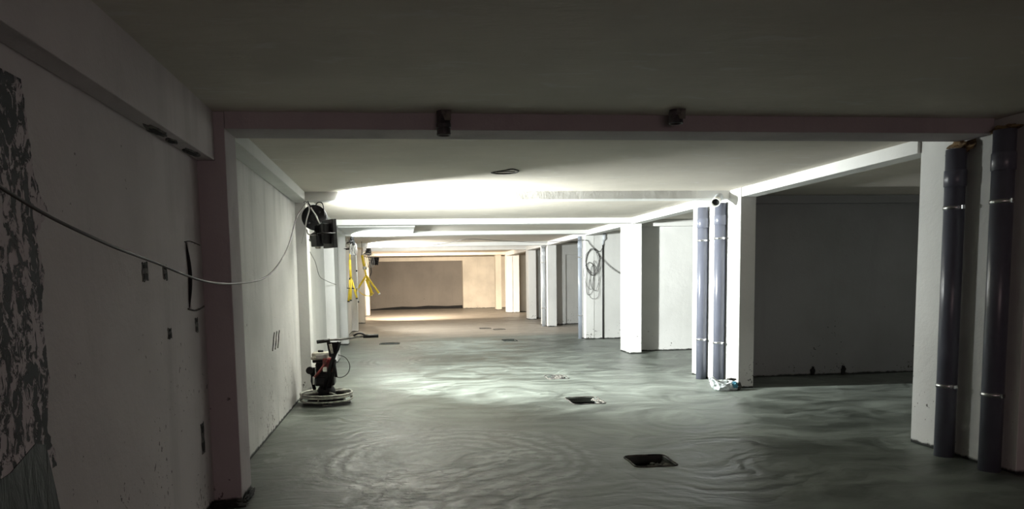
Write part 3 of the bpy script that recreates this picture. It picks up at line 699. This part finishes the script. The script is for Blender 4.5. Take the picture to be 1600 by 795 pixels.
for a, b in [((-.93, yy, 1.72), (-1.25, yy-.1, 1.25)), ((-.92, yy, 1.72), (-.56, yy-.15, 1.20)), ((-.92, yy, 1.70), (-.80, yy+.1, 1.15))]:
    l = MB().tube([a, b], .030, 10).build('leg', YELLOW, t)
    MB().tube([b, Vector(b)+(Vector(b)-Vector(a))*.05], .034, 10).build('foot', WHITEP, l)
MB().tube([(-.92, yy, 1.62), (-.78, yy, 1.2)], .045, 10).build('brace', YELLOW, t)
MB().tube(spline([(-1.16, yy, 1.28), (-1.05, yy, 1.18), (-.9, yy, 1.13), (-.78, yy, 1.15), (-.72, yy, 1.22)], 6), .012, 8).build('hoop', YELLOW, t)
t2 = thing('work_lamp', 'black tilted work lamp above the splayed yellow tripod', 'light', tuple(L3_POS))
lamp_head(t2, L3_POS, L3_DIR, .26, .16, LIT, True, .07)
MB().tube(spline([L3_POS+Vector((-.12, -.08, 0)), (-1.0, 22.4, 2.42), (-1.03, 22.1, 2.38), (-1.03, yy, 2.32)], 6), .02, 8).build('lamp_arm', ALU, t2)
mb = MB()
for k in range(4):
    cx = -.93+.05*k; mb.tube(spline([(cx-.05, 22.0, 2.36), (cx+.06, 22.0, 2.34), (cx+.09, 22.0, 2.05), (cx+.02, 22.0, 1.98), (cx-.02, 22.0, 2.2)], 6, True), .009, 6, closed=True)
tag(mb.build('flex_loops', CABLE_G, at=(-.85, 22, 2.3)), 'loops of flex hanging beside the splayed yellow tripod', 'cable')
# far lamp
t = thing('floodlight', 'far black floodlight, hanging beyond the splayed yellow tripod', 'light', tuple(L4_POS))
lamp_head(t, L4_POS, L4_DIR, .24, .24, LITW, True, .1)
MB().tube([L4_POS+Vector((-.05, -.15, .1)), (-1.02, 28.0, 2.45), (-1.30, 27.9, 2.5)], .014, 8).build('support_arm', BLACKM, t)
MB().tube(spline([L4_POS+Vector((-.08, -.15, 0)), (-1.00, 28.0, 2.1), (-.99, 28.05, 1.9), (-1.05, 28.05, 1.75)], 6), .02, 8).build('flex', CABLE_D, t)

# ---------------------------------------------------------------- concrete trowel machine
TX, TY = -.955, 9.50
t = thing('power_trowel', 'walk-behind concrete trowel machine with round guard ring, parked at second left pilaster', 'machine', (TX, TY, 0))
g = MB()
g.ring((TX, TY, .135), .325, .013, 64, 8); g.ring((TX, TY, .060), .328, .011, 64, 8)
g.lathe([(.318, .095), (.334, .095), (.334, .118), (.318, .118), (.318, .095)], (TX, TY, 0), 64)
for k in range(6):
    a = k*math.pi/3+.3; x, y = TX+.325*math.cos(a), TY+.325*math.sin(a)
    g.tube([(x, y, .06), (x, y, .135)], .009, 8)
gd = g.build('guard_ring', GUARD, t)
for k in range(4):
    a = k*math.pi/2+.5; u = Vector((math.cos(a), math.sin(a), 0))
    MB().tube([Vector((TX, TY, .15))+u*.07, Vector((TX, TY, .14))+u*.32], .014, 8).build('spoke', GUARD, gd)
for k in range(4):
    a = k*math.pi/2+.1; R = Matrix.Translation((TX, TY, 0)) @ Matrix.Rotation(a, 4, 'Z')
    bl = MB().box(.07, .305, -.055, .055, .012, .020, .002, R @ Matrix.Rotation(.04, 4, 'X')).build('blade', STEEL, t)
    MB().box(.03, .24, -.012, .012, .021, .05, .003, R).build('blade_arm', BLACKM, bl)
MB().lathe([(.05, .02), (.09, .05), (.10, .09), (.11, .13), (.12, .17), (.09, .22), (.075, .26)], (TX, TY, 0), 28).build('gearbox', BLACKM, t)
e = MB().box(TX-.13, TX+.12, TY-.13, TY+.13, .24, .36, .02)
e.box(TX-.11, TX+.10, TY-.14, TY+.10, .34, .54, .02); e.cyl((TX-.13, TY-.02, .42), (TX-.19, TY-.02, .42), .05, 18)
for k in range(7): e.box(TX-.115, TX+.105, TY-.15, TY-.13, .36+.024*k, .368+.024*k)
en = e.build('engine', BLACKM, t)
MB().tube([(TX-.155, TY-.05, .40), (TX-.165, TY-.06, .30), (TX-.14, TY-.05, .19)], .022, 10).build('exhaust', BLACKM, en)
MB().box(TX-.155, TX-.135, TY-.11, TY-.07, .26, .36, .004).build('bright_tab', WHITEP, en)
MB().cyl((TX-.19, TY-.04, .44), (TX-.19, TY-.11, .44), .045, 18).build('air_filter', RUBBER, en)
tk = MB().box(TX-.165, TX+.13, TY-.14, TY+.08, .575, .615, .012).box(TX-.155, TX+.10, TY-.13, TY+.07, .61, .665, .018).build('fuel_tank', ALU, t)
MB().lathe([(.03, .66), (.036, .668), (.036, .685), (.028, .692)], (TX-.05, TY-.03, 0), 16).build('fuel_cap', BLACK, tk)
MB().box(TX-.10, TX+.04, TY-.155, TY-.14, .585, .645, .006).build('cover_plate', STEEL, tk)
MB().box(TX-.15, TX+.10, TY-.10, TY+.06, .535, .576, .01).build('recoil_cover', BLACKM, t)
rd = MB().box(TX-.02, TX+.135, TY-.17, TY-.06, .42, .60, .02)
rd.tube([(TX-.12, TY-.16, .36), (TX-.02, TY-.17, .48), (TX+.06, TY-.17, .58)], .018, 8); rd.build('red_frame', RED, t)
MB().box(TX-.015, TX+.035, TY-.186, TY-.172, .43, .49, .004).build('data_plate', WHITEP, t)
hs = MB(); hs.tube([(TX-.01, TY-.12, .20), (TX+.05, TY-.17, .40), (TX+.12, TY-.18, .60), (TX+.20, TY-.19, .80)], .026, 12)
hs.tube([(TX+.06, TY-.15, .22), (TX+.12, TY-.19, .42), (TX+.14, TY-.18, .58)], .02, 10); h = hs.build('handle_stem', BLACKM, t)
MB().plate([(TX+.045, .80), (TX+.225, .80), (TX+.195, .70), (TX+.14, .60), (TX+.07, .62), (TX+.06, .70)], 'Y', TY-.20, TY-.165).build('stem_bracket', BLACKM, h)
MB().tube([(TX+.09, TY-.21, .78), (TX+.11, TY-.21, .66)], .018, 8).build('height_lever', ALU, h)
HZ = .825
MB().tube(spline([(TX-.07+.0, TY-.19, HZ-.015), (TX+.10, TY-.19, HZ+.005), (TX+.25, TY-.19, HZ+.01), (TX+.40, TY-.19, HZ+.03), (TX+.52, TY-.19, HZ+.04), (TX+.68, TY-.19, HZ+.04)], 6), .014, 12).build('handlebar', STEEL, t)
MB().tube([(TX-.075, TY-.19, HZ-.018), (TX+.085, TY-.19, HZ+.0)], .023, 14).build('grip', RUBBER, t)
MB().tube([(TX+.50, TY-.19, HZ+.04), (TX+.69, TY-.19, HZ+.04)], .023, 14).build('grip', RUBBER, t)
MB().tube(spline([(TX+.38, TY-.19, HZ+.05), (TX+.43, TY-.19, HZ+.075), (TX+.48, TY-.19, HZ+.075), (TX+.53, TY-.19, HZ+.05)], 6), .012, 8).build('throttle_lever', RUBBER, t)
MB().tube([(TX+.13, TY-.19, .55), (TX+.15, TY-.20, .36)], .017, 10).build('side_stand', BLACKM, t)
MB().tube(spline([(TX+.18, TY-.18, .64), (TX+.27, TY-.18, .60), (TX+.32, TY-.18, .50), (TX+.29, TY-.18, .40), (TX+.20, TY-.18, .35), (TX+.10, TY-.18, .38)], 8), .005, 8).build('throttle_cable', RUBBER, t)

# ---------------------------------------------------------------- plastic bag at column foot
def bag():
    b2 = bmesh.new(); bmesh.ops.create_icosphere(b2, subdivisions=5, radius=1)
    for v in b2.verts:
        n = v.co.copy()
        fold = abs(mnoise.noise(n*2.1+Vector((3, 1, 2)))) * .55 + .22*abs(mnoise.noise(n*5+Vector((9, 2, 2))))
        d = 1.12-fold
        x, y, z = n.x*.21*d, n.y*.10*d, n.z*.085*d
        if n.x < -.3:
            k = (-n.x-.3)/.7; z += .17*k**1.5*(.7+.3*n.z); x += .02*k; y *= 1-.45*k
        v.co = Vector((x+4.34, y+9.40, max(z+.055, .002)))
    mb = MB(); mb._add(b2); return mb
bg = bag().build('plastic_bag', BAGM, smooth=True, at=(4.34, 9.40, 0)); tag(bg, 'crumpled white plastic bag at the foot of the bright column', 'bag')
b = MB().blob((4.475, 9.345, .075), (.045, .03, .045), 12, .5, 3, 2.2, .003).build('blue_print', BLUEM, bg); b['label'] = 'blue printed patch'
o = MB().blob((4.555, 9.40, .05), (.04, .04, .05), 14, .6, 3, 2.2, .001).blob((4.48, 9.455, .135), (.07, .02, .02), 11, .6, 3, 2.2, .001)
tag(o.build('wet_cement_lump', DEBRIS, at=(4.52, 9.37, 0)), 'dark wet cement lump squeezed between plastic bag and bright column', 'rubble')
